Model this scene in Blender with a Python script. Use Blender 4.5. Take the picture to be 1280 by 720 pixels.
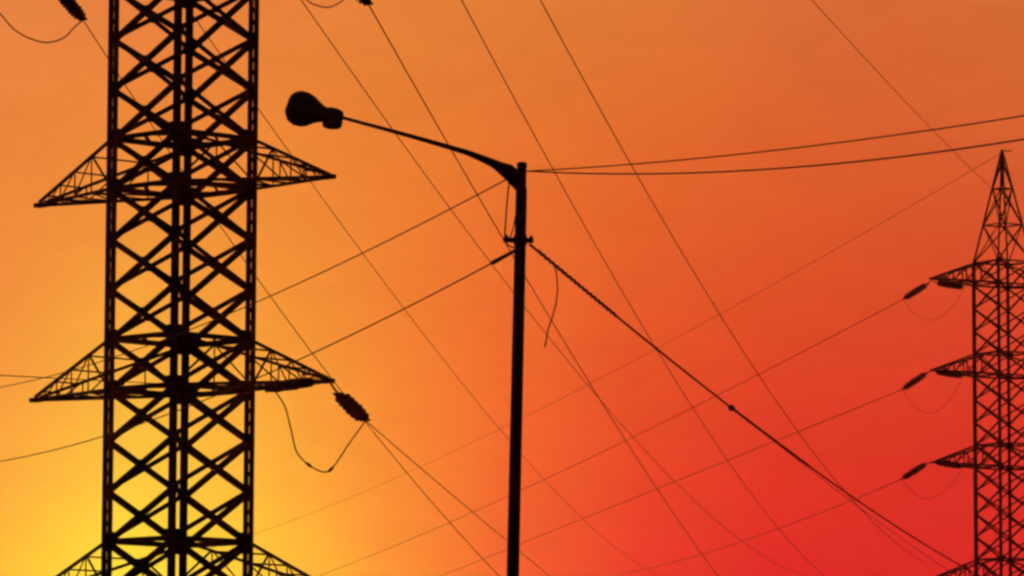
import bpy, bmesh, math, random
from mathutils import Vector, Matrix

random.seed(7)
for o in list(bpy.data.objects): bpy.data.objects.remove(o)
S = bpy.context.scene
COL = S.collection

# ------------------------------------------------------------------ camera
F = 7000.0                       # focal length in photo pixels (1280 wide)
EYE = 1.6
HAZE = 0.000015                 # density of the haze added for the glare
PITCH = math.atan(720.0 / F)
cam_data = bpy.data.cameras.new('camera')
cam_data.sensor_width = 36.0
cam_data.lens = F / 1280.0 * 36.0
cam_data.clip_start = 0.5
cam_data.clip_end = 20000
cam = bpy.data.objects.new('camera', cam_data)
COL.objects.link(cam)
cam.location = (0, 0, EYE)
cam.rotation_euler = (math.pi / 2 + PITCH, 0, 0)
S.camera = cam
CF = Vector((0, math.cos(PITCH), math.sin(PITCH)))
CU = Vector((0, -math.sin(PITCH), math.cos(PITCH)))
CR = Vector((1, 0, 0))

def at(px, py, Y):
    """point of the world that lies Y metres in front, seen at a photo pixel"""
    d = CF * F + CR * (px - 640) + CU * (360 - py)
    return Vector((0, 0, EYE)) + d * (Y / d.y)

def pix(p):
    v = p - Vector((0, 0, EYE))
    k = F / v.dot(CF)
    return 640 + v.dot(CR) * k, 360 - v.dot(CU) * k

def s2l(c):
    c = c / 255.0
    return c / 12.92 if c <= 0.04045 else ((c + 0.055) / 1.055) ** 2.4

# ------------------------------------------------------------------ world: dusk sky seen as colour over azimuth and elevation
W = bpy.data.worlds.new('World')
S.world = W
W.use_nodes = True
nt = W.node_tree
for n in list(nt.nodes): nt.nodes.remove(n)
N = nt.nodes.new
L = nt.links.new

def mth(op, a, b=None, c=None):
    n = N('ShaderNodeMath'); n.operation = op
    for i, v in enumerate((a, b, c)):
        if v is None: continue
        if isinstance(v, (int, float)): n.inputs[i].default_value = v
        else: L(v, n.inputs[i])
    return n.outputs[0]

XS = [0, 160, 320, 480, 640, 800, 960, 1120, 1280]
YS = [0, 120, 240, 360, 480, 600, 720]
#SKYGRID
SKY = {
 0:    [(234,132,68),(236,135,62),(239,140,60),(243,148,60),(246,160,62),(249,177,62),(251,194,58)],
 160:  [(235,133,64),(237,137,60),(241,144,60),(245,154,60),(249,172,62),(253,200,60),(255,220,54)],
 320:  [(234,132,60),(237,135,56),(241,142,56),(245,151,58),(249,167,62),(253,194,64),(255,220,62)],
 480:  [(231,129,58),(234,129,54),(238,132,52),(241,137,50),(243,142,54),(246,151,57),(246,152,57)],
 640:  [(228,125,57),(231,121,52),(234,116,47),(236,111,43),(237,103,40),(238,93,41),(237,83,42)],
 800:  [(225,118,54),(226,110,50),(227,100,44),(228,88,39),(229,76,38),(230,64,40),(228,54,40)],
 960:  [(221,113,54),(222,104,50),(223,93,44),(223,81,40),(224,67,38),(224,52,37),(221,43,38)],
 1120: [(218,110,55),(219,101,50),(220,91,44),(219,78,40),(219,63,38),(219,47,37),(215,38,36)],
 1280: [(214,107,55),(216,99,50),(217,89,46),(218,75,43),(219,60,40),(219,44,38),(215,36,36)],
}
def smooth_grid():
    # least-squares quartic surface through the sampled colours, so that the sky has no kinks
    import numpy as np
    xs = np.array([x / 640 - 1 for x in XS for y in YS]); ys = np.array([y / 360 - 1 for x in XS for y in YS])
    terms = lambda a, b: np.stack([a ** i * b ** j for i in range(5) for j in range(5) if i + j <= 5 and j <= 3], -1)
    M = terms(xs, ys)
    for ch in range(3):
        v = np.array([SKY[x][k][ch] for x in XS for k in range(len(YS))], float)
        c, *_ = np.linalg.lstsq(M, v, rcond=None)
        f = M @ c
        for n, (x, k) in enumerate((x, k) for x in XS for k in range(len(YS))):
            t = list(SKY[x][k]); t[ch] = float(f[n]); SKY[x][k] = tuple(t)
smooth_grid()
def elev(py): return math.atan2(1080 - py, F)
def azim(px): return math.atan2(px - 640, F)
E0, E1 = elev(1080), elev(-600)
tc = N('ShaderNodeTexCoord')
sep = N('ShaderNodeSeparateXYZ'); L(tc.outputs['Generated'], sep.inputs[0])
az = mth('ARCTAN2', sep.outputs[0], sep.outputs[1])
el = mth('ARCSINE', sep.outputs[2])
# very faint uneven haze so that the gradient is not perfectly clean
nz = N('ShaderNodeTexNoise'); nz.inputs['Scale'].default_value = 26; nz.inputs['Detail'].default_value = 6
nz.inputs['Roughness'].default_value = 0.6
L(tc.outputs['Generated'], nz.inputs['Vector'])
wob = mth('MULTIPLY', mth('SUBTRACT', nz.outputs[0], 0.5), 0.010)
el2 = mth('ADD', el, wob)
az2 = mth('ADD', az, wob)
fe = N('ShaderNodeMapRange'); L(el2, fe.inputs[0])
fe.inputs[1].default_value = E0; fe.inputs[2].default_value = E1
cols = []
for x in XS:
    r = N('ShaderNodeValToRGB'); L(fe.outputs[0], r.inputs[0])
    cr = r.color_ramp; cr.interpolation = 'LINEAR'
    rows = []
    g = SKY[x]
    low = tuple(max(0, min(255, g[6][i] + (g[6][i] - g[5][i]) * 1.3)) for i in range(3))
    hi = tuple(g[0][i] * (0.93, 0.90, 0.98)[i] for i in range(3))
    hi2 = tuple(g[0][i] * (0.80, 0.78, 0.95)[i] for i in range(3))
    rows.append((0.0, low)); rows.append(((elev(860) - E0) / (E1 - E0), low))
    for y, c in reversed(list(zip(YS, g))): rows.append(((elev(y) - E0) / (E1 - E0), c))
    rows.append(((elev(-250) - E0) / (E1 - E0), hi)); rows.append((1.0, hi2))
    while len(cr.elements) < len(rows): cr.elements.new(0.5)
    for e, (p, c) in zip(cr.elements, rows): e.position = p
    for e, (p, c) in zip(cr.elements, rows): e.color = tuple(s2l(v) for v in c) + (1,)
    cols.append(r.outputs[0])
cur = cols[0]
for i in range(1, len(XS)):
    m = N('ShaderNodeMapRange'); L(az2, m.inputs[0])
    m.inputs[1].default_value = azim(XS[i - 1]); m.inputs[2].default_value = azim(XS[i])
    mx = N('ShaderNodeMix'); mx.data_type = 'RGBA'
    L(m.outputs[0], mx.inputs[0]); L(cur, mx.inputs[6]); L(cols[i], mx.inputs[7])
    cur = mx.outputs[2]
# away from the sunset (higher up and behind the viewer) the sky dims
up = N('ShaderNodeMapRange'); L(el, up.inputs[0]); up.interpolation_type = 'SMOOTHSTEP'
up.inputs[1].default_value = math.radians(13); up.inputs[2].default_value = math.radians(60)
side = N('ShaderNodeMapRange'); L(mth('ABSOLUTE', az), side.inputs[0]); side.interpolation_type = 'SMOOTHSTEP'
side.inputs[1].default_value = math.radians(12); side.inputs[2].default_value = math.radians(100)
dim = mth('MAXIMUM', up.outputs[0], side.outputs[0])
mx = N('ShaderNodeMix'); mx.data_type = 'RGBA'; L(dim, mx.inputs[0]); L(cur, mx.inputs[6])
mx.inputs[7].default_value = (0.040, 0.022, 0.026, 1)
# thin uneven streaks of smoke haze, a few per cent darker or lighter
mp = N('ShaderNodeMapping'); L(tc.outputs['Generated'], mp.inputs[0]); mp.inputs['Scale'].default_value = (1, 1, 2.6)
n2 = N('ShaderNodeTexNoise'); n2.inputs['Scale'].default_value = 34; n2.inputs['Detail'].default_value = 12; n2.inputs['Roughness'].default_value = 0.72
n2.inputs['Distortion'].default_value = 0.6
L(mp.outputs[0], n2.inputs['Vector'])
streak = mth('ADD', mth('MULTIPLY', mth('SUBTRACT', n2.outputs[0], 0.5), 0.26), 1.0)
sm = N('ShaderNodeVectorMath'); sm.operation = 'SCALE'; L(mx.outputs[2], sm.inputs[0]); L(streak, sm.inputs['Scale'])
bg1 = N('ShaderNodeBackground'); L(sm.outputs[0], bg1.inputs[0]); bg1.inputs[1].default_value = 0.95
SUN_AZ, SUN_EL = azim(226), elev(745)
sky = N('ShaderNodeTexSky'); sky.sky_type = 'NISHITA'; sky.sun_disc = False
sky.sun_elevation = SUN_EL; sky.sun_rotation = SUN_AZ
sky.air_density = 3; sky.dust_density = 8
bg2 = N('ShaderNodeBackground'); L(sky.outputs[0], bg2.inputs[0]); bg2.inputs[1].default_value = 0.0015
add = N('ShaderNodeAddShader'); L(bg1.outputs[0], add.inputs[0]); L(bg2.outputs[0], add.inputs[1])
out = N('ShaderNodeOutputWorld'); L(add.outputs[0], out.inputs[0])

# ------------------------------------------------------------------ sun, very low behind the near tower
sd = bpy.data.lights.new('sun', 'SUN'); sd.energy = 2.0; sd.angle = math.radians(0.5)
sd.color = (1.0, 0.13, 0.05)
sun = bpy.data.objects.new('sun', sd); COL.objects.link(sun)
sdir = Vector((math.sin(SUN_AZ) * math.cos(SUN_EL), math.cos(SUN_AZ) * math.cos(SUN_EL), math.sin(SUN_EL)))
sun.rotation_euler = (-sdir).to_track_quat('-Z', 'Y').to_euler()

S.render.engine = 'CYCLES'
S.view_settings.view_transform = 'Standard'
S.view_settings.look = 'None'
S.view_settings.exposure = 0
S.view_settings.gamma = 1
S.cycles.pixel_filter_type = 'BLACKMAN_HARRIS'
S.cycles.filter_width = 2.8

# ------------------------------------------------------------------ materials
def mat(name, c1, c2, scale, rough, metal=0.0, bump=0.0, spec=0.3):
    m = bpy.data.materials.new(name); m.use_nodes = True
    t = m.node_tree; b = t.nodes['Principled BSDF']
    b.inputs['Roughness'].default_value = rough
    b.inputs['Metallic'].default_value = metal
    b.inputs['Specular IOR Level'].default_value = spec
    tcn = t.nodes.new('ShaderNodeTexCoord')
    n = t.nodes.new('ShaderNodeTexNoise'); n.inputs['Scale'].default_value = scale; n.inputs['Detail'].default_value = 5
    r = t.nodes.new('ShaderNodeValToRGB')
    r.color_ramp.elements[0].position = 0.35; r.color_ramp.elements[1].position = 0.7
    r.color_ramp.elements[0].color = (*c1, 1); r.color_ramp.elements[1].color = (*c2, 1)
    t.links.new(tcn.outputs['Object'], n.inputs['Vector'])
    t.links.new(n.outputs[0], r.inputs[0]); t.links.new(r.outputs[0], b.inputs['Base Color'])
    if bump:
        bp = t.nodes.new('ShaderNodeBump'); bp.inputs['Strength'].default_value = bump
        t.links.new(n.outputs[0], bp.inputs['Height']); t.links.new(bp.outputs[0], b.inputs['Normal'])
    return m

STEEL = mat('weathered_steel', (0.045, 0.040, 0.040), (0.09, 0.065, 0.055), 3.0, 0.75, spec=0.2)
POLE = mat('painted_pole_steel', (0.03, 0.03, 0.032), (0.055, 0.05, 0.05), 6.0, 0.7, spec=0.2)
WIRE = mat('aged_conductor', (0.035, 0.03, 0.03), (0.06, 0.045, 0.04), 2.0, 0.8, spec=0.15)
RUBBER = mat('black_cable_sheath', (0.015, 0.015, 0.015), (0.03, 0.028, 0.027), 8.0, 0.7, spec=0.2)
PORC = mat('brown_porcelain', (0.02, 0.010, 0.008), (0.035, 0.016, 0.011), 5.0, 0.45, spec=0.2)
HOUSE = mat('lamp_housing_paint', (0.04, 0.04, 0.042), (0.07, 0.065, 0.06), 12.0, 0.6, spec=0.25)
LENS = mat('dusty_lamp_bowl', (0.05, 0.045, 0.04), (0.09, 0.08, 0.07), 9.0, 0.65, spec=0.15)
SOIL = mat('dry_grass_ground', (0.035, 0.04, 0.018), (0.10, 0.08, 0.045), 0.35, 0.95, bump=0.5, spec=0.1)
CONC = mat('footing_concrete', (0.22, 0.21, 0.19), (0.34, 0.32, 0.29), 4.0, 0.9, bump=0.2)

# ------------------------------------------------------------------ helpers
def link(name, bm, m, parent=None, smooth=False, loc=None):
    me = bpy.data.meshes.new(name)
    bmesh.ops.recalc_face_normals(bm, faces=bm.faces)
    if loc is not None: bmesh.ops.translate(bm, verts=bm.verts, vec=-loc)
    bm.to_mesh(me); bm.free()
    me.materials.append(m)
    if smooth:
        for p in me.polygons: p.use_smooth = True
    o = bpy.data.objects.new(name, me); COL.objects.link(o)
    if parent is not None: o.parent = parent
    elif loc is not None: o.location = loc
    return o

def thing(name, label, cat, loc=(0, 0, 0), group=None, rz=0):
    o = bpy.data.objects.new(name, None); COL.objects.link(o)
    o.location = loc; o.rotation_euler = (0, 0, rz); o.empty_display_size = 0.3
    o['label'] = label; o['category'] = cat
    if group: o['group'] = group
    return o

def tag(o, label, cat, group=None):
    o['label'] = label; o['category'] = cat
    if group: o['group'] = group
    return o

def frame(d, hint):
    d = d.normalized()
    a = hint - d * hint.dot(d)
    if a.length < 1e-4:
        hint = Vector((1, 0, 0)) if abs(d.x) < .9 else Vector((0, 1, 0)); a = hint - d * hint.dot(d)
    a.normalize()
    return a, d.cross(a)

def prism(bm, p0, p1, sec, a, b):
    r0 = [bm.verts.new(p0 + a * u + b * v) for u, v in sec]
    r1 = [bm.verts.new(p1 + a * u + b * v) for u, v in sec]
    n = len(sec)
    for i in range(n): bm.faces.new((r0[i], r0[(i + 1) % n], r1[(i + 1) % n], r1[i]))
    bm.faces.new(r0[::-1]); bm.faces.new(r1)

def angle(bm, p0, p1, w, hint, t=None):
    """steel angle section (an L) from p0 to p1; hint is the way its first flange points"""
    t = t or w * 0.16
    a, b = frame(p1 - p0, hint)
    h = w / 2
    prism(bm, p0, p1, [(-h, -h), (h, -h), (h, -h + t), (-h + t, -h + t), (-h + t, h), (-h, h)], a, b)

def box(bm, c, ax, ay, az, sx, sy, sz):
    prism(bm, c - az * sz / 2, c + az * sz / 2, [(-sx / 2, -sy / 2), (sx / 2, -sy / 2), (sx / 2, sy / 2), (-sx / 2, sy / 2)], ax, ay)

def tube(bm, pts, rad, seg=8, caps=True):
    if not isinstance(rad, (list, tuple)): rad = [rad] * len(pts)
    rings = []
    a = None
    for i, p in enumerate(pts):
        d = (pts[min(i + 1, len(pts) - 1)] - pts[max(i - 1, 0)]).normalized()
        if a is None: a, b = frame(d, Vector((0, 0, 1)) if abs(d.z) < .9 else Vector((1, 0, 0)))
        else:
            a = (a - d * a.dot(d)).normalized(); b = d.cross(a)
        rings.append([bm.verts.new(p + (a * math.cos(2 * math.pi * k / seg) + b * math.sin(2 * math.pi * k / seg)) * rad[i]) for k in range(seg)])
    for i in range(len(rings) - 1):
        for k in range(seg):
            bm.faces.new((rings[i][k], rings[i][(k + 1) % seg], rings[i + 1][(k + 1) % seg], rings[i + 1][k]))
    if caps: bm.faces.new(rings[0][::-1]); bm.faces.new(rings[-1])
    return rings

# ------------------------------------------------------------------ ground
bm = bmesh.new()
bmesh.ops.create_grid(bm, x_segments=60, y_segments=60, size=6000)
for v in bm.verts:
    v.co.z = 0 if v.co.length < 700 else 2.0 * math.sin(v.co.x * .004) * math.sin(v.co.y * .003)
    if v.co.length < 700: v.co.z = 0
g = link('ground', bm, SOIL); g['kind'] = 'structure'

# ------------------------------------------------------------------ thin haze volume, added to imitate red lens glare on the towers
bm = bmesh.new(); bmesh.ops.create_cube(bm, size=1)
bmesh.ops.scale(bm, vec=(12200, 12200, 42), verts=bm.verts); bmesh.ops.translate(bm, vec=(0, 0, 17), verts=bm.verts)
hm = bpy.data.materials.new('glare_haze'); hm.use_nodes = True; ht = hm.node_tree
for n in list(ht.nodes): ht.nodes.remove(n)
pv = ht.nodes.new('ShaderNodeVolumePrincipled'); ho = ht.nodes.new('ShaderNodeOutputMaterial')
pv.inputs['Color'].default_value = (0.95, 0.90, 0.88, 1); pv.inputs['Density'].default_value = HAZE; pv.inputs['Anisotropy'].default_value = 0.85
ht.links.new(pv.outputs[0], ho.inputs['Volume'])
hz = link('haze', bm, hm); hz['kind'] = 'stuff'

# ------------------------------------------------------------------ lattice towers
def lattice_tower(label, Y, cx_px, half_diag, rot, h, z_of_k, kmin, kmax, arms, leg_w, br_w, arm_w,
                  arm_reach, peak_h, leg_gap, group, plate, lean):
    """rot = heading (radians, from +x towards +y) of the face normal along which the left arms reach"""
    c = at(cx_px, 360, Y); base = Vector((c.x - lean * c.z, Y, 0))
    root = thing('transmission_tower', label, 'tower', base, group)
    root.rotation_euler = (0, math.atan(lean), 0)
    tilt = Matrix.Rotation(math.atan(lean), 3, 'Y')
    O = Vector((0, 0, 0))
    def corner(i, z, s=1.0):
        a = rot + math.radians(45) + i * math.pi / 2          # corners 0,3 flank the rot face; 1,2 the opposite one
        return Vector((math.cos(a) * half_diag * s, math.sin(a) * half_diag * s, z))
    zt, zb = z_of_k(kmin), z_of_k(kmax)
    def spread(z): return 1.0 if z >= zb else 1.0 + 0.62 * (zb - z) / zb
    lower = []
    z = zb
    while z > 2.6:
        lower.append(z); z -= h * 1.55
    lower = lower + [0.25]
    levels = [z_of_k(k) for k in range(kmin, kmax + 1)] + lower[1:]
    UPZ = Vector((0, 0, 1))
    # legs: two angles joined by batten plates
    for i in range(4):
        rad = corner(i, 0).normalized()
        tan = UPZ.cross(rad)
        bm = bmesh.new()
        for s in (-1, 1):
            pts = [corner(i, zt), corner(i, zb), corner(i, 0.1, spread(0.1))]
            for p, q in zip(pts[:-1], pts[1:]):
                d = rad * (s * (leg_gap + leg_w) / 2)
                ax, by = frame(q - p, rad * -s)
                t = leg_w * .16; w = leg_w / 2; wt = leg_w * .8
                prism(bm, p + d, q + d, [(-w, -wt), (w, -wt), (w, -wt + t), (-w + t, -wt + t), (-w + t, wt), (-w, wt)], ax, by)
        z = zt - .2
        while z > 0.4:
            box(bm, corner(i, z, spread(z)) + tan * leg_w * .36, rad, tan, UPZ, leg_gap + leg_w * 1.4, 0.012, 0.07 + plate * .2); z -= h / 4.0
        link('leg', bm, STEEL, root)
        bm = bmesh.new(); q = corner(i, 0, spread(0))
        box(bm, q + UPZ * .0, rad, tan, UPZ, .9, .9, .5)
        link('footing', bm, CONC, root)
    # gusset plates where braces meet a leg
    ringz = set()
    for (k, *_r) in arms: ringz.add(round(z_of_k(k), 3)); ringz.add(round(z_of_k(k + 1), 3))
    for i in range(4):
        for z in levels[:-1]:
            big = round(z, 3) in ringz
            p = corner(i, z, spread(z))
            sz = plate * (1.45 if big else 1.0)
            if p.z > zt + .1 or (z < zb and z < 1): continue
            bm = bmesh.new()
            for j in (i - 1, i + 1):
                d = corner(j, z, spread(z)) - p; d.normalize()
                nrm = d.cross(UPZ)
                box(bm, p + d * sz * .28 + nrm * .012, d, nrm, UPZ, sz * .9, .014, sz * (1.15 if big else .95))
            link('gusset_plate', bm, STEEL, root)
    # crossed braces, one mesh for each face
    for i in range(4):
        bm = bmesh.new()
        for za, zc in zip(levels[:-1], levels[1:]):
            A, B = corner(i, za, spread(za)), corner((i + 1) % 4, za, spread(za))
            C, D = corner(i, zc, spread(zc)), corner((i + 1) % 4, zc, spread(zc))
            nrm = (B - A).cross(UPZ).normalized()
            w = br_w
            angle(bm, A + nrm * w * .6, D + nrm * w * .6, w, UPZ)
            angle(bm, B - nrm * w * .6, C - nrm * w * .6, w, UPZ)
            m_ = (A + D) / 2
            box(bm, m_, (B - A).normalized(), nrm, UPZ, w * 1.5, .03, w * 1.5)
        link('face_bracing', bm, STEEL, root)
    # horizontal frames at every arm level and the top
    for z in sorted(ringz | {round(zt, 3), round(levels[-2], 3)}):
        bm = bmesh.new()
        for i in range(4):
            A, B = corner(i, z, spread(z)), corner((i + 1) % 4, z, spread(z))
            nrm = (B - A).cross(UPZ).normalized()
            angle(bm, A + nrm * .03, B + nrm * .03, br_w * 1.05, UPZ)
            A2 = (corner(i - 1, z, spread(z)) + A) / 2; B2 = (A + B) / 2
            angle(bm, A2, B2, br_w * .6, UPZ)
        link('ring_frame', bm, STEEL, root)
    # cross arms
    tips = []
    for (k, side, reach, drop) in arms:
        s = 1 if side == 'rot' else -1
        dirv = Vector((math.cos(rot), math.sin(rot), 0)) * s
        ids = (0, 3) if s == 1 else (2, 1)
        z1, z0 = z_of_k(k), z_of_k(k + 1)
        T = [corner(i, z1) for i in ids]; B = [corner(i, z0) for i in ids]
        tip = (B[0] + B[1]) / 2 + dirv * reach; tip.z = z0 + drop
        bm = bmesh.new(); lat = (B[1] - B[0]).normalized()
        tl = [tip - lat * .08, tip + lat * .08]
        for q in range(2):
            angle(bm, T[q], tl[q] + UPZ * .07, arm_w, UPZ)
            angle(bm, B[q], tl[q], arm_w * 1.1, UPZ)
        fr = [0, .27, .5, .70, .86]
        w2 = arm_w * .62
        P = lambda a, b, f: a + (b - a) * f
        for q in range(2):
            for n_ in range(1, len(fr)):
                tp, bp = P(T[q], tl[q] + UPZ * .07, fr[n_]), P(B[q], tl[q], fr[n_])
                angle(bm, tp, bp, w2, lat)
                angle(bm, P(T[q], tl[q] + UPZ * .07, fr[n_ - 1] if n_ > 1 else .02), bp, w2, lat) if n_ > 1 else angle(bm, B[q], tp, w2, lat)
        for n_ in range(1, len(fr)):
            a0, a1 = P(B[0], tl[0], fr[n_]), P(B[1], tl[1], fr[n_])
            b0 = P(B[n_ % 2], tl[n_ % 2], fr[n_ - 1])
            angle(bm, a0, a1, w2, UPZ)
            angle(bm, b0, a1 if n_ % 2 == 0 else a0, w2, UPZ)
            t0, t1 = P(T[0], tl[0], fr[n_]), P(T[1], tl[1], fr[n_])
            angle(bm, t0, t1, w2, UPZ)
        arm = link('cross_arm', bm, STEEL, root)
        bm = bmesh.new()
        box(bm, tip + dirv * .06 + UPZ * .0, dirv, lat, UPZ, .34, .2, .11)
        link('tip_plate', bm, STEEL, arm)
        tips.append(base + tilt @ (tip + dirv * .14))
    # peak
    bm = bmesh.new(); top = Vector((0, 0, zt + peak_h))
    if peak_h > 0:
        fr = [0, .34, .67, .93]
        for i in range(4):
            A, B = corner(i, zt), corner((i + 1) % 4, zt)
            angle(bm, A, top + (A - Vector((0, 0, zt))) * .03, br_w * 1.15, UPZ.cross(A))
            for n_ in range(3):
                a0 = P0 = A.lerp(top, fr[n_]); a1 = A.lerp(top, fr[n_ + 1])
                b0 = B.lerp(top, fr[n_]); b1 = B.lerp(top, fr[n_ + 1])
                nn = (B - A).cross(UPZ).normalized() * .02
                angle(bm, a0 + nn, b1 + nn, br_w * .8, UPZ); angle(bm, b0 - nn, a1 - nn, br_w * .8, UPZ)
                angle(bm, a1, b1, br_w * .9, UPZ)
        box(bm, top, Vector((1, 0, 0)), Vector((0, 1, 0)), UPZ, .16, .16, .3)
        angle(bm, top + Vector((-.1, 0, .12)), top + Vector((.55, .1, .10)), .06, UPZ)
        link('peak', bm, STEEL, root)
    return root, base, tips, base + tilt @ top

# near tower: nodes of the bracing every 1.263 m
YN = 140.0
zr = [at(228, 236, YN).z, at(228, 677, YN).z]
hN = (zr[0] - zr[1]) / 7
zN = lambda k: zr[0] - (k - 3) * hN
ROTN = math.radians(180 - 46.2)            # left arms reach left and away from the viewer
near, baseN, tipsN, topN = lattice_tower(
    'large dark lattice transmission tower, widest in the photo, rising past the top edge', YN, 225.7, 1.77, ROTN,
    hN, zN, -7, 11,
    [(2, 'rot', 4.32, .04), (2, 'opp', 4.22, -.16), (6, 'rot', 4.38, .06), (6, 'opp', 4.25, -.10),
     (10, 'rot', 4.36, .05), (10, 'opp', 4.25, -.1), (-3, 'rot', 4.2, 0), (-2, 'opp', 4.2, 0)],
    0.118, 0.122, 0.07, 3.0, 3.2, 0.022, 'lattice towers', 0.28, 0.006)

# far tower on the right
YF = 312.0
zf = [at(1255, 328, YF).z, at(1255, 556, YF).z]
hF = (zf[0] - zf[1]) / 8.0
zF = lambda k: zf[0] - k * hF
ROTF = math.radians(180 + 31)                 # left arms reach left and a little towards the viewer
far, baseF, tipsF, topF = lattice_tower(
    'slender distant lattice transmission tower with pointed peak at the right edge', YF, 1254, 1.66, ROTF,
    hF, zF, 0, 15,
    [(0, 'rot', 3.6, .12), (0, 'opp', 3.5, .12), (4, 'rot', 3.6, .12), (4, 'opp', 3.5, .12),
     (8, 'rot', 3.6, .12), (8, 'opp', 3.5, .12), (13, 'rot', 3.6, .12), (13, 'opp', 3.5, .12)],
    0.095, 0.085, 0.095, 3.0, 6.2, 0.015, 'lattice towers', 0.2, 0.0)

print('near tips', [tuple(round(v) for v in pix(t)) for t in tipsN])
print('far tips', [tuple(round(v) for v in pix(t)) for t in tipsF], pix(topF))

# ------------------------------------------------------------------ insulator strings
def insulator(label, p0, p1, ndisc, R, gap, group, tipp=None):
    d = (p1 - p0); ln = d.length; d.normalize()
    root = thing('insulator_string', label, 'insulator', p0, group)
    side = d.cross(Vector((0, 0, 1))).normalized(); upn = side.cross(d).normalized()
    for s in (-1, 1):
        bm = bmesh.new()
        off = side * (gap / 2 * s)
        pts, rs = [], []
        a0, a1 = ln * .12, ln * .92
        st = (a1 - a0) / ndisc
        pts.append(off + d * a0 * .6); rs.append(.02)
        for i in range(ndisc):
            b = a0 + st * i
            k = .74 + .26 * math.sin(math.pi * (i + .5) / ndisc) ** .6 - .04 * ((i * 7) % 3)
            for f_, r_ in ((0, .045), (.18, .05), (.30, R * .55 * k), (.46, R * k), (.60, R * k), (.66, R * .5), (.8, .045)):
                pts.append(off + d * (b + st * f_)); rs.append(r_)
        pts.append(off + d * (a1 + .03)); rs.append(.03)
        tube(bm, pts, rs, 14)
        link('disc_stack', bm, PORC, root, smooth=False)
    for f0 in (.055, .955):
        bm = bmesh.new()
        box(bm, d * (ln * f0), side, upn, d, gap + .10, .03, ln * .075 + .03)
        link('yoke_plate', bm, STEEL, root)
    if tipp is not None:
        bm = bmesh.new(); tube(bm, [tipp - p0, (tipp - p0) * .5 - Vector((0, 0, .03)), d * ln * .06], .028, 8)
        link('shackle_link', bm, STEEL, root)
    return root

GI = 'strain insulators on the near tower'
t_r2, t_ul, t_ur = tipsN[3], tipsN[6], tipsN[7]
iA0, iA1 = at(422, 491, t_r2.y + .15), at(457, 526, t_r2.y + 1.2)
insulator('fat dark insulator string sloping down right from the near tower\'s lower arm tip', iA0, iA1, 6, .145, .20, GI, t_r2)
iB0, iB1 = at(399, 476, t_r2.y - .05), at(326, 486, t_r2.y - 1.0)
insulator('long dark insulator string lying level under the near tower\'s lower right arm', iB0, iB1, 9, .15, .12, GI, t_r2)
iC0, iC1 = at(68, -18, t_ul.y + .2), at(104, 25, t_ul.y + 1.1)
insulator('dark insulator string cut off by the photo\'s top edge, left of the near tower', iC0, iC1, 9, .13, .2, GI, t_ul)
iD0, iD1 = at(421, -43, t_ur.y + .2), at(461, 6, t_ur.y + 1.1)
insulator('dark insulator whose lower tip only just shows at the top edge, above the lamp', iD0, iD1, 9, .13, .2, GI, t_ur)

GF = 'strain insulators on the far tower'
iF = []
words = ['top', 'second', 'third', 'lowest']
for n_, (ti, (ax, ay, bx, by)) in enumerate(zip((0, 2, 4, 6), ((1161, 354, 1129, 374), (1160, 465, 1128, 487), (1160, 578, 1127, 599), (1158, 728, 1124, 749)))):
    tp = tipsF[ti]
    q0, q1 = at(ax, ay, tp.y), at(bx, by, tp.y + 1.0)
    insulator('dark insulator string hanging out left from the far tower\'s %s arm' % words[n_], q0, q1, 8, .19, .14, GF, tp)
    r0 = at(ax + 7, ay - 1, tp.y); r1 = at(ax + 45, ay + 5, tp.y - 1.2)
    insulator('dark insulator string lying against the underside of the far tower\'s %s arm' % words[n_], r0, r1, 8, .2, .1, GF, tp)
    iF.append((q1, r1))

# ------------------------------------------------------------------ wires
# end shifts (px, px, px, px), depth factor and sag in metres of each span
FIT = [
    (31.7, 47.1, -29.3, -27.0, 1.231, 2.494),
    (0.0, 0.0, 16.1, 16.1, 1.040, 1.044),
    (11.5, 26.9, -26.0, -50.8, 1.063, 1.664),
    (12.7, 32.3, -61.1, -85.3, 0.693, 1.332),
    (-2.4, -4.2, 7.8, -8.3, 1.148, 0.513),
    (9.4, 4.6, -48.2, -47.9, 1.490, 1.942),
    (0.0, 0.0, 52.3, 45.1, 0.400, 1.258),
    (0.0, 0.0, 28.9, 22.6, 1.197, 0.117),
    (0.0, 0.0, -66.2, -12.4, 0.995, 0.000),
    (0.0, 0.0, 38.0, -12.5, 1.757, 2.012),
    (0.0, 0.0, 44.7, -16.4, 1.266, 0.900),
    (0.0, 0.0, 18.0, -4.6, 0.995, 0.000),
    (0.0, 0.0, 59.7, -23.6, 1.062, 0.405),
    (-0.1, -1.4, 31.2, -11.7, 1.180, 0.384),
    (0.0, 1.1, 7.5, -7.8, 1.249, 0.472),
    (0.0, 0.0, -37.9, 3.4, 1.230, 0.087),
    (0.0, -0.3, 24.1, -8.0, 1.511, 0.191),
    (-1.3, -1.1, 3.5, -13.3, 0.968, 0.341),
    (15.1, 2.8, 27.6, 8.4, 1.882, 0.230),
]
FITTED = []
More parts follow.
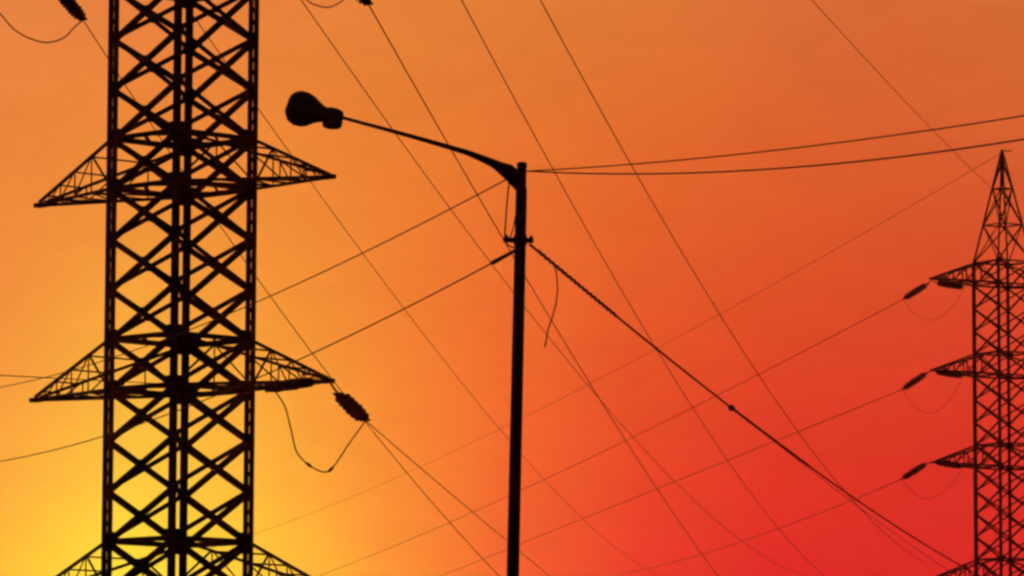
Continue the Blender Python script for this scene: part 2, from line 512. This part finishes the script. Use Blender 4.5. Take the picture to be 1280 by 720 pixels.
def wire(name, label, pts, Y0, Y1, rad, m, cat='cable', group=None, seg=6, n=60, P0=None, P1=None):
    """span between two points, hanging in a vertical plane; sag fitted to how low it hangs"""
    key = len(FITTED)
    if key < len(FIT):
        dax, day, dbx, dby, f_, sg = FIT[key]
    else:
        dax = day = dbx = dby = 0; f_ = 1; sg = .3
    FITTED.append(None)
    A = P0 if P0 is not None else at(pts[0][0] + dax, pts[0][1] + day, Y0)
    B = P1 if P1 is not None else at(pts[-1][0] + dbx, pts[-1][1] + dby, Y0 + (Y1 - Y0) * f_)
    s0, s1 = (0.0 if P0 is not None or Y0 < 90 else -.12), 1.3       # the span runs on past the frame
    P = []
    for i in range(n + 1):
        u = s0 + (s1 - s0) * i / n
        P.append(A + (B - A) * u - Vector((0, 0, 4 * sg * u * (1 - u))))
    bm = bmesh.new(); tube(bm, P, rad, seg)
    o = link(name, bm, m, loc=P[0], smooth=True)
    tag(o, label, cat, group)
    return o, P

GH = 'high voltage conductors'
C = 'power line'
R1_ = .013
wire('conductor', 'thin wire from the top edge crossing the outer half of the lamp arm',
     [(322, -80), (380, 0), (470, 128), (540, 236), (600, 318), (682, 424), (735, 482), (795, 550), (845, 600), (895, 642), (985, 715), (1030, 745)], 132, 330, R1_, WIRE, C, GH)
wire('conductor', 'wire from the insulator tip at the top edge, crossing the lamp arm nearest the pole',
     [(461, 6), (500, 66), (555, 168), (625, 290), (709, 437), (762, 520), (820, 609), (890, 709), (930, 765)], iD1.y, 330, .017, WIRE, C, GH, P0=iD1)
wire('conductor', 'wire from the top edge passing closest to the right side of the lamp pole\'s top',
     [(540, -75), (578, 0), (640, 115), (690, 215), (740, 300), (790, 387), (834, 460), (876, 522), (932, 603), (979, 670), (1050, 765)], 132, 330, .0145, WIRE, C, GH)
wire('conductor', 'steep conductor crossing the two level wires farthest right, well clear of the pole',
     [(640, -75), (676, 0), (740, 118), (790, 210), (850, 312), (902, 395), (943, 463), (996, 534), (1060, 620), (1160, 745)], 132, 330, .0145, WIRE, C, GH)
wire('conductor', 'lone thin wire slanting down in the upper right corner towards the far tower\'s peak',
     [(960, -60), (1015, 0), (1050, 38), (1100, 95), (1160, 155), (1215, 212), (1330, 330)], 150, 300, .012, WIRE, C, GH)
wire('conductor', 'faint conductor leaving the near tower below its upper right arm and running under the lamp',
     [(170, -75), (320, 130), (390, 228), (430, 288), (470, 340), (520, 407), (556, 451), (620, 532), (682, 598), (757, 675), (850, 755)], 135, 330, .013, WIRE, C, GH)
wire('conductor', 'conductor from the top left insulator, passing behind the near tower and its lower right arm',
     [(104, 25), (120, 54), (325, 355), (390, 440), (497, 577), (527, 610), (557, 648), (620, 717), (660, 760)], iC1.y, 300, .014, WIRE, C, GH, P0=iC1)
wire('conductor', 'conductor leaving the fat insulator of the near tower\'s lower right arm for the lower right',
     [(459, 529), (503, 563), (537, 593), (587, 640), (620, 667), (690, 722), (740, 762)], iA1.y, 300, .014, WIRE, C, GH, P0=iA1)
wire('conductor', 'nearly level faint wire meeting the left edge of the photo behind the lower left arm',
     [(326, 486), (60, 470), (0, 471), (-80, 474)], iB1.y, 95, .010, WIRE, C, GH, P0=iB1)
RF = .021
wire('earth_wire', 'faint wire rising to the peak of the far tower from the lower left',
     [(1250, 193), (1140, 255), (1000, 325), (918, 385), (834, 430), (807, 447), (700, 500), (500, 595), (390, 640), (250, 690)], topF.y, 520, .015, WIRE, C, GH, P0=topF)
wire('conductor', 'faint conductor from the far tower\'s top left insulator down to the lower left',
     [(1129, 374), (985, 447), (860, 512), (775, 555), (700, 590), (587, 643), (423, 710), (330, 745)], iF[0][0].y, 520, RF, WIRE, C, GH, P0=iF[0][0])
wire('conductor', 'faint conductor from the far tower\'s second left insulator down to the lower left',
     [(1128, 487), (1004, 535), (890, 585), (773, 630), (655, 678), (520, 730)], iF[1][0].y, 520, RF, WIRE, C, GH, P0=iF[1][0])
wire('conductor', 'faint conductor from the far tower\'s third left insulator down to the lower left',
     [(1127, 599), (1072, 620), (1011, 648), (905, 684), (760, 732)], iF[2][0].y, 480, RF, WIRE, C, GH, P0=iF[2][0])

# jumper loops
def loop(label, pts, Ya, Yb, rad, A=None, B=None):
    n = len(pts)
    P = [at(x, y, Ya + (Yb - Ya) * i / (n - 1)) for i, (x, y) in enumerate(pts)]
    if A is not None: P[0] = A
    if B is not None: P[-1] = B
    # Catmull-Rom
    Q = []
    E = [P[0]] + P + [P[-1]]
    for i in range(1, len(E) - 2):
        for s in range(8):
            t = s / 8
            a, b, c, d = E[i - 1], E[i], E[i + 1], E[i + 2]
            Q.append(.5 * ((2 * b) + (c - a) * t + (2 * a - 5 * b + 4 * c - d) * t * t + (3 * b - a - 3 * c + d) * t ** 3))
    Q.append(P[-1])
    bm = bmesh.new(); tube(bm, Q, rad, 6)
    o = link('jumper_cable', bm, WIRE, loc=Q[0], smooth=True)
    return tag(o, label, 'jumper cable', 'jumper cables'), Q

lo, Q = loop('hanging U shaped jumper wire below the near tower\'s lower right arm',
     [(343, 488), (356, 508), (364, 538), (371, 565), (386, 581), (405, 590), (417, 583), (436, 555), (453, 531)], iB1.y, iA1.y, .019, B=iA1)
for idx in (32, 46):
    bm = bmesh.new(); p = Q[idx] - lo.location; d = (Q[idx + 1] - Q[idx - 1]).normalized()
    tube(bm, [p - d * .1, p - d * .06, p + d * .06, p + d * .1], [.02, .04, .04, .02], 8); link('clamp', bm, STEEL, lo)
loop('curved jumper wire sagging in the top left corner', [(-45, -40), (-20, -5), (0, 17), (18, 37), (40, 49), (60, 53), (80, 47), (93, 34), (101, 22)],
     t_ul.y - 1, iC1.y, .019, B=iC1)
loop('short arc of jumper wire dipping below the top edge beside the near tower', [(350, -35), (368, -18), (385, 1), (397, 7), (411, 9), (425, 3), (440, -8), (457, -2)],
     t_ur.y - 1, iD1.y, .017, B=iD1)
for n_, (q1, r1) in enumerate(iF):
    x0, y0 = pix(q1); x1, y1 = pix(r1)
    dep = 33 + (0, 4, -2, 3)[n_]
    lp = [(x0 + (x1 - x0) * t + 3 * math.sin(t * 6.28), y0 + (y1 - y0) * t + dep * (1 - abs(2 * t - 1) ** 2.6)) for t in [i / 8 for i in range(9)]]
    loop('faint jumper loop under the far tower\'s %s left arm' % words[n_], lp,
         q1.y, r1.y, .010, A=q1, B=r1)

# ------------------------------------------------------------------ street lamp
YL = 59.0
ptop = at(652.5, 204, YL)
slope = (at(652.5, 204, YL) - at(641, 720, YL)); slope = slope / slope.z
pbase = ptop - slope * ptop.z
lamp = thing('street_lamp', 'black street lamp with one long arm and a bulbous head, standing centre', 'street lamp', pbase)
def Lp(px, py, dy=0.0): return at(px, py, YL + dy) - pbase
def on_pole(py):   # local point of the pole's axis at a photo height
    a = Lp(640, py); return Vector((0, 0, 0)) + slope * a.z
bm = bmesh.new()
tp = on_pole(204)
tube(bm, [Vector((0, 0, 0)), slope * 1.0, slope * 1.02, on_pole(720), on_pole(300), on_pole(236), on_pole(234), on_pole(208)],
     [.105, .10, .078, .066, .061, .060, .050, .050], 20)
link('pole', bm, POLE, lamp, smooth=True)
bm = bmesh.new()
tube(bm, [on_pole(209.5), on_pole(208), on_pole(204), on_pole(202.5)], [.052, .055, .053, .03], 20); link('pole_cap', bm, POLE, lamp, smooth=True)
bm = bmesh.new()
box(bm, Vector((0, 0, .02)), Vector((1, 0, 0)), Vector((0, 1, 0)), Vector((0, 0, 1)), .42, .42, .04); link('base_plate', bm, POLE, lamp)
# arm, thicker where it meets the pole
ap = [(649, 224), (640, 216), (625, 208), (606, 199.5), (585, 191), (560, 183.5), (520, 172), (480, 161), (450, 153), (426, 146.5)]
ar = [.055, .060, .052, .040, .031, .027, .024, .021, .019, .018]
bm = bmesh.new(); tube(bm, [Lp(x, y, -.0) for x, y in ap], ar, 14); link('arm', bm, POLE, lamp, smooth=True)
# curved gusset below the arm
bm = bmesh.new()
out_ = [(646, 240), (640, 233), (630, 223), (618, 212), (600, 199), (610, 198), (640, 206), (650, 214)]
f_ = [bm.verts.new(Lp(x, y, -.012)) for x, y in out_]; b_ = [bm.verts.new(Lp(x, y, .012)) for x, y in out_]
bm.faces.new(f_); bm.faces.new(b_[::-1])
for i in range(len(out_)): bm.faces.new((f_[i], f_[(i + 1) % len(out_)], b_[(i + 1) % len(out_)], b_[i]))
link('arm_bracket', bm, POLE, lamp)
# lamp head: lofted sections along its axis (centre x, y, half height in px, half depth in m)
def loft(secs, n=24, power=2.2):
    bm = bmesh.new(); rings = []
    for i, (x, y, hh, hd) in enumerate(secs):
        x0, y0 = secs[max(i - 1, 0)][:2]; x1, y1 = secs[min(i + 1, len(secs) - 1)][:2]
        dx, dy = x1 - x0, y1 - y0; l_ = math.hypot(dx, dy); nx, ny = -dy / l_, dx / l_
        ring = []
        for k in range(n):
            a = 2 * math.pi * k / n
            c_, s_ = math.cos(a), math.sin(a)
            cc = math.copysign(abs(c_) ** (2 / power), c_); ss = math.copysign(abs(s_) ** (2 / power), s_)
            ring.append(bm.verts.new(Lp(x + nx * hh * ss, y + ny * hh * ss, hd * cc)))
        rings.append(ring)
    for a, b in zip(rings[:-1], rings[1:]):
        for k in range(n): bm.faces.new((a[k], a[(k + 1) % n], b[(k + 1) % n], b[k]))
    bm.faces.new(rings[0][::-1]); bm.faces.new(rings[-1])
    return bm
bm = loft([(357.5, 133, 3, .02), (358.5, 133.5, 10, .08), (362, 134, 15.5, .12), (368, 134.5, 20, .15), (375, 135, 22, .16), (382, 136.5, 21, .16), (389, 138.5, 18.5, .15),
           (396, 140.5, 14.2, .13), (402, 142.3, 11, .11), (407, 143.8, 9.6, .10), (411, 145.3, 10, .1)])
head = link('lamp_head', bm, HOUSE, lamp, smooth=True)
bm = loft([(360, 139, 5, .03), (364, 143, 9, .08), (370, 146, 11, .11), (378, 147.5, 11.2, .12), (385, 148, 9.5, .11), (391, 149, 6, .08), (394, 149.5, 3, .03)], power=2)
link('glass_bowl', bm, LENS, head, smooth=True)
bm = loft([(404, 146, 8, .05), (406, 146.3, 12.5, .075), (412, 147.6, 14, .085), (420, 148.8, 13.4, .085), (426, 150.2, 11.5, .08), (428.5, 150.6, 8, .06)], power=3)
hs = link('ballast_housing', bm, HOUSE, head, smooth=True)
# collar and wires on the pole
X = Vector((1, 0, 0)); Yv = Vector((0, 1, 0)); Z = Vector((0, 0, 1))
bm = bmesh.new()
a, b = Lp(629, 299.5, -.04), Lp(667, 300.5, -.04)
angle(bm, a, b, .055, Z); link('crossbar', bm, POLE, lamp)
bm = bmesh.new(); c = on_pole(300); tube(bm, [c - slope * .05, c + slope * .05], .072, 20); link('band_clamp', bm, POLE, lamp)
for (x, y, dx) in ((633, 297, 0), (664, 298, 0)):
    bm = bmesh.new()
    p = Lp(x, y, -.04)
    tube(bm, [p - Z * .035, p - Z * .02, p, p + Z * .015, p + Z * .03], [.012, .024, .016, .022, .010], 10); link('pin_insulator', bm, PORC, lamp, smooth=True)
bm = bmesh.new(); tube(bm, [Lp(*q, -.06) for q in ((637, 226), (635, 240), (633, 262), (631.5, 285), (631, 298), (634, 306), (645, 311))], .0085, 6); link('feed_wire', bm, RUBBER, lamp, smooth=True)
bm = bmesh.new(); tube(bm, [Lp(*q, -.06) for q in ((647, 262), (644, 272), (642, 284), (638, 296), (634, 302))], .007, 6); link('feed_wire', bm, RUBBER, lamp, smooth=True)

# ------------------------------------------------------------------ street wires at the lamp pole
GS = 'street wires tied to the lamp pole'
wire('overhead_cable', 'thin cable leaving the lamp pole under its arm towards the near tower',
     [(640, 222), (560, 262), (500, 293), (440, 323), (380, 352), (325, 377), (134, 448), (60, 470), (0, 485), (-70, 502)], YL, 105, .0085, RUBBER, 'cable', GS)
o, P = wire('overhead_cable', 'thin cable leaving the lamp pole at its crossbar towards the lower left',
     [(646, 311), (560, 360), (480, 400), (395, 443), (125, 546), (0, 577), (-70, 592)], YL, 105, .0095, RUBBER, 'cable', GS)
bm = bmesh.new()
tube(bm, [P[0] - o.location, P[1] - o.location, P[1].lerp(P[2], .1) - o.location], [.018, .026, .016], 8); link('dead_end_clamp', bm, POLE, o, smooth=True)
wire('overhead_cable', 'upper of two nearly level wires running right from the pole top',
     [(656, 214), (720, 211), (790, 207), (900, 198), (1000, 186), (1150, 164), (1280, 146), (1420, 124)], YL, 50, .0068, RUBBER, 'cable', GS)
wire('overhead_cable', 'lower of two nearly level wires running right from the pole top',
     [(656, 214), (720, 216), (800, 218), (900, 215), (1000, 208), (1100, 197), (1200, 185), (1280, 174), (1420, 152)], YL, 50, .0078, RUBBER, 'cable', GS)
# thick service cable with grips
o, P = wire('service_cable', 'thickest dark cable, twisted grips on it, running from the pole to the lower right',
     [(664, 307), (690, 327), (730, 361), (775, 399), (820, 437), (915, 515), (965, 550), (1010, 580), (1060, 612), (1195, 705), (1260, 752)], YL, 135, .015, RUBBER, 'cable', GS, n=160)
o2, P2 = wire('overhead_cable', 'fine companion cable just below the thickest one near the lower right',
     [(900, 506), (1010, 586), (1060, 622), (1100, 654), (1150, 690), (1200, 722), (1240, 752)], 80, 130, .006, RUBBER, 'cable', GS)
def grip(x0, x1, r, turns, strands=(0,)):
    """helical wrap round the cable between two photo columns"""
    seg = [p for p in P if x0 <= pix(p)[0] <= x1]
    bm = bmesh.new()
    for ph in strands:
        pts = []
        N_ = 24 * turns
        for i in range(N_ + 1):
            f = i / N_ * (len(seg) - 1); k = min(int(f), len(seg) - 2)
            c = seg[k].lerp(seg[k + 1], f - k); d = (seg[k + 1] - seg[k]).normalized()
            a, b = frame(d, Z); an = ph + turns * 2 * math.pi * i / N_
            pts.append(c + (a * math.cos(an) + b * math.sin(an)) * r - o.location)
        tube(bm, pts, r * .75, 5)
    link('helical_grip', bm, RUBBER, o, smooth=True)
grip(664, 776, .015, 19)
grip(914, 1012, .014, 12, (0, math.pi))
bm = bmesh.new()
k = min(range(len(P)), key=lambda i: abs(pix(P[i])[0] - 917)); p = P[k] - o.location; d = (P[k + 1] - P[k]).normalized()
tube(bm, [p - d * .1, p - d * .03, p + d * .06, p + d * .12], [.012, .045, .045, .012], 8); link('clamp', bm, POLE, o)
k = min(range(len(P)), key=lambda i: abs(pix(P[i])[0] - 822)); p = P[k] - o.location; d = (P[k + 1] - P[k]).normalized()
tube(bm := bmesh.new(), [p - d * .25, p, p + d * .25], [.012, .02, .012], 8); link('splice_sleeve', bm, RUBBER, o, smooth=True)
bm = bmesh.new()
tube(bm, [at(x, y, YL + 1.5) - o.location for x, y in ((693, 330), (696, 345), (697, 362), (695, 380), (690, 398), (685, 412), (683, 424), (681, 434))], .0075, 6)
link('hanging_tail', bm, RUBBER, o, smooth=True)
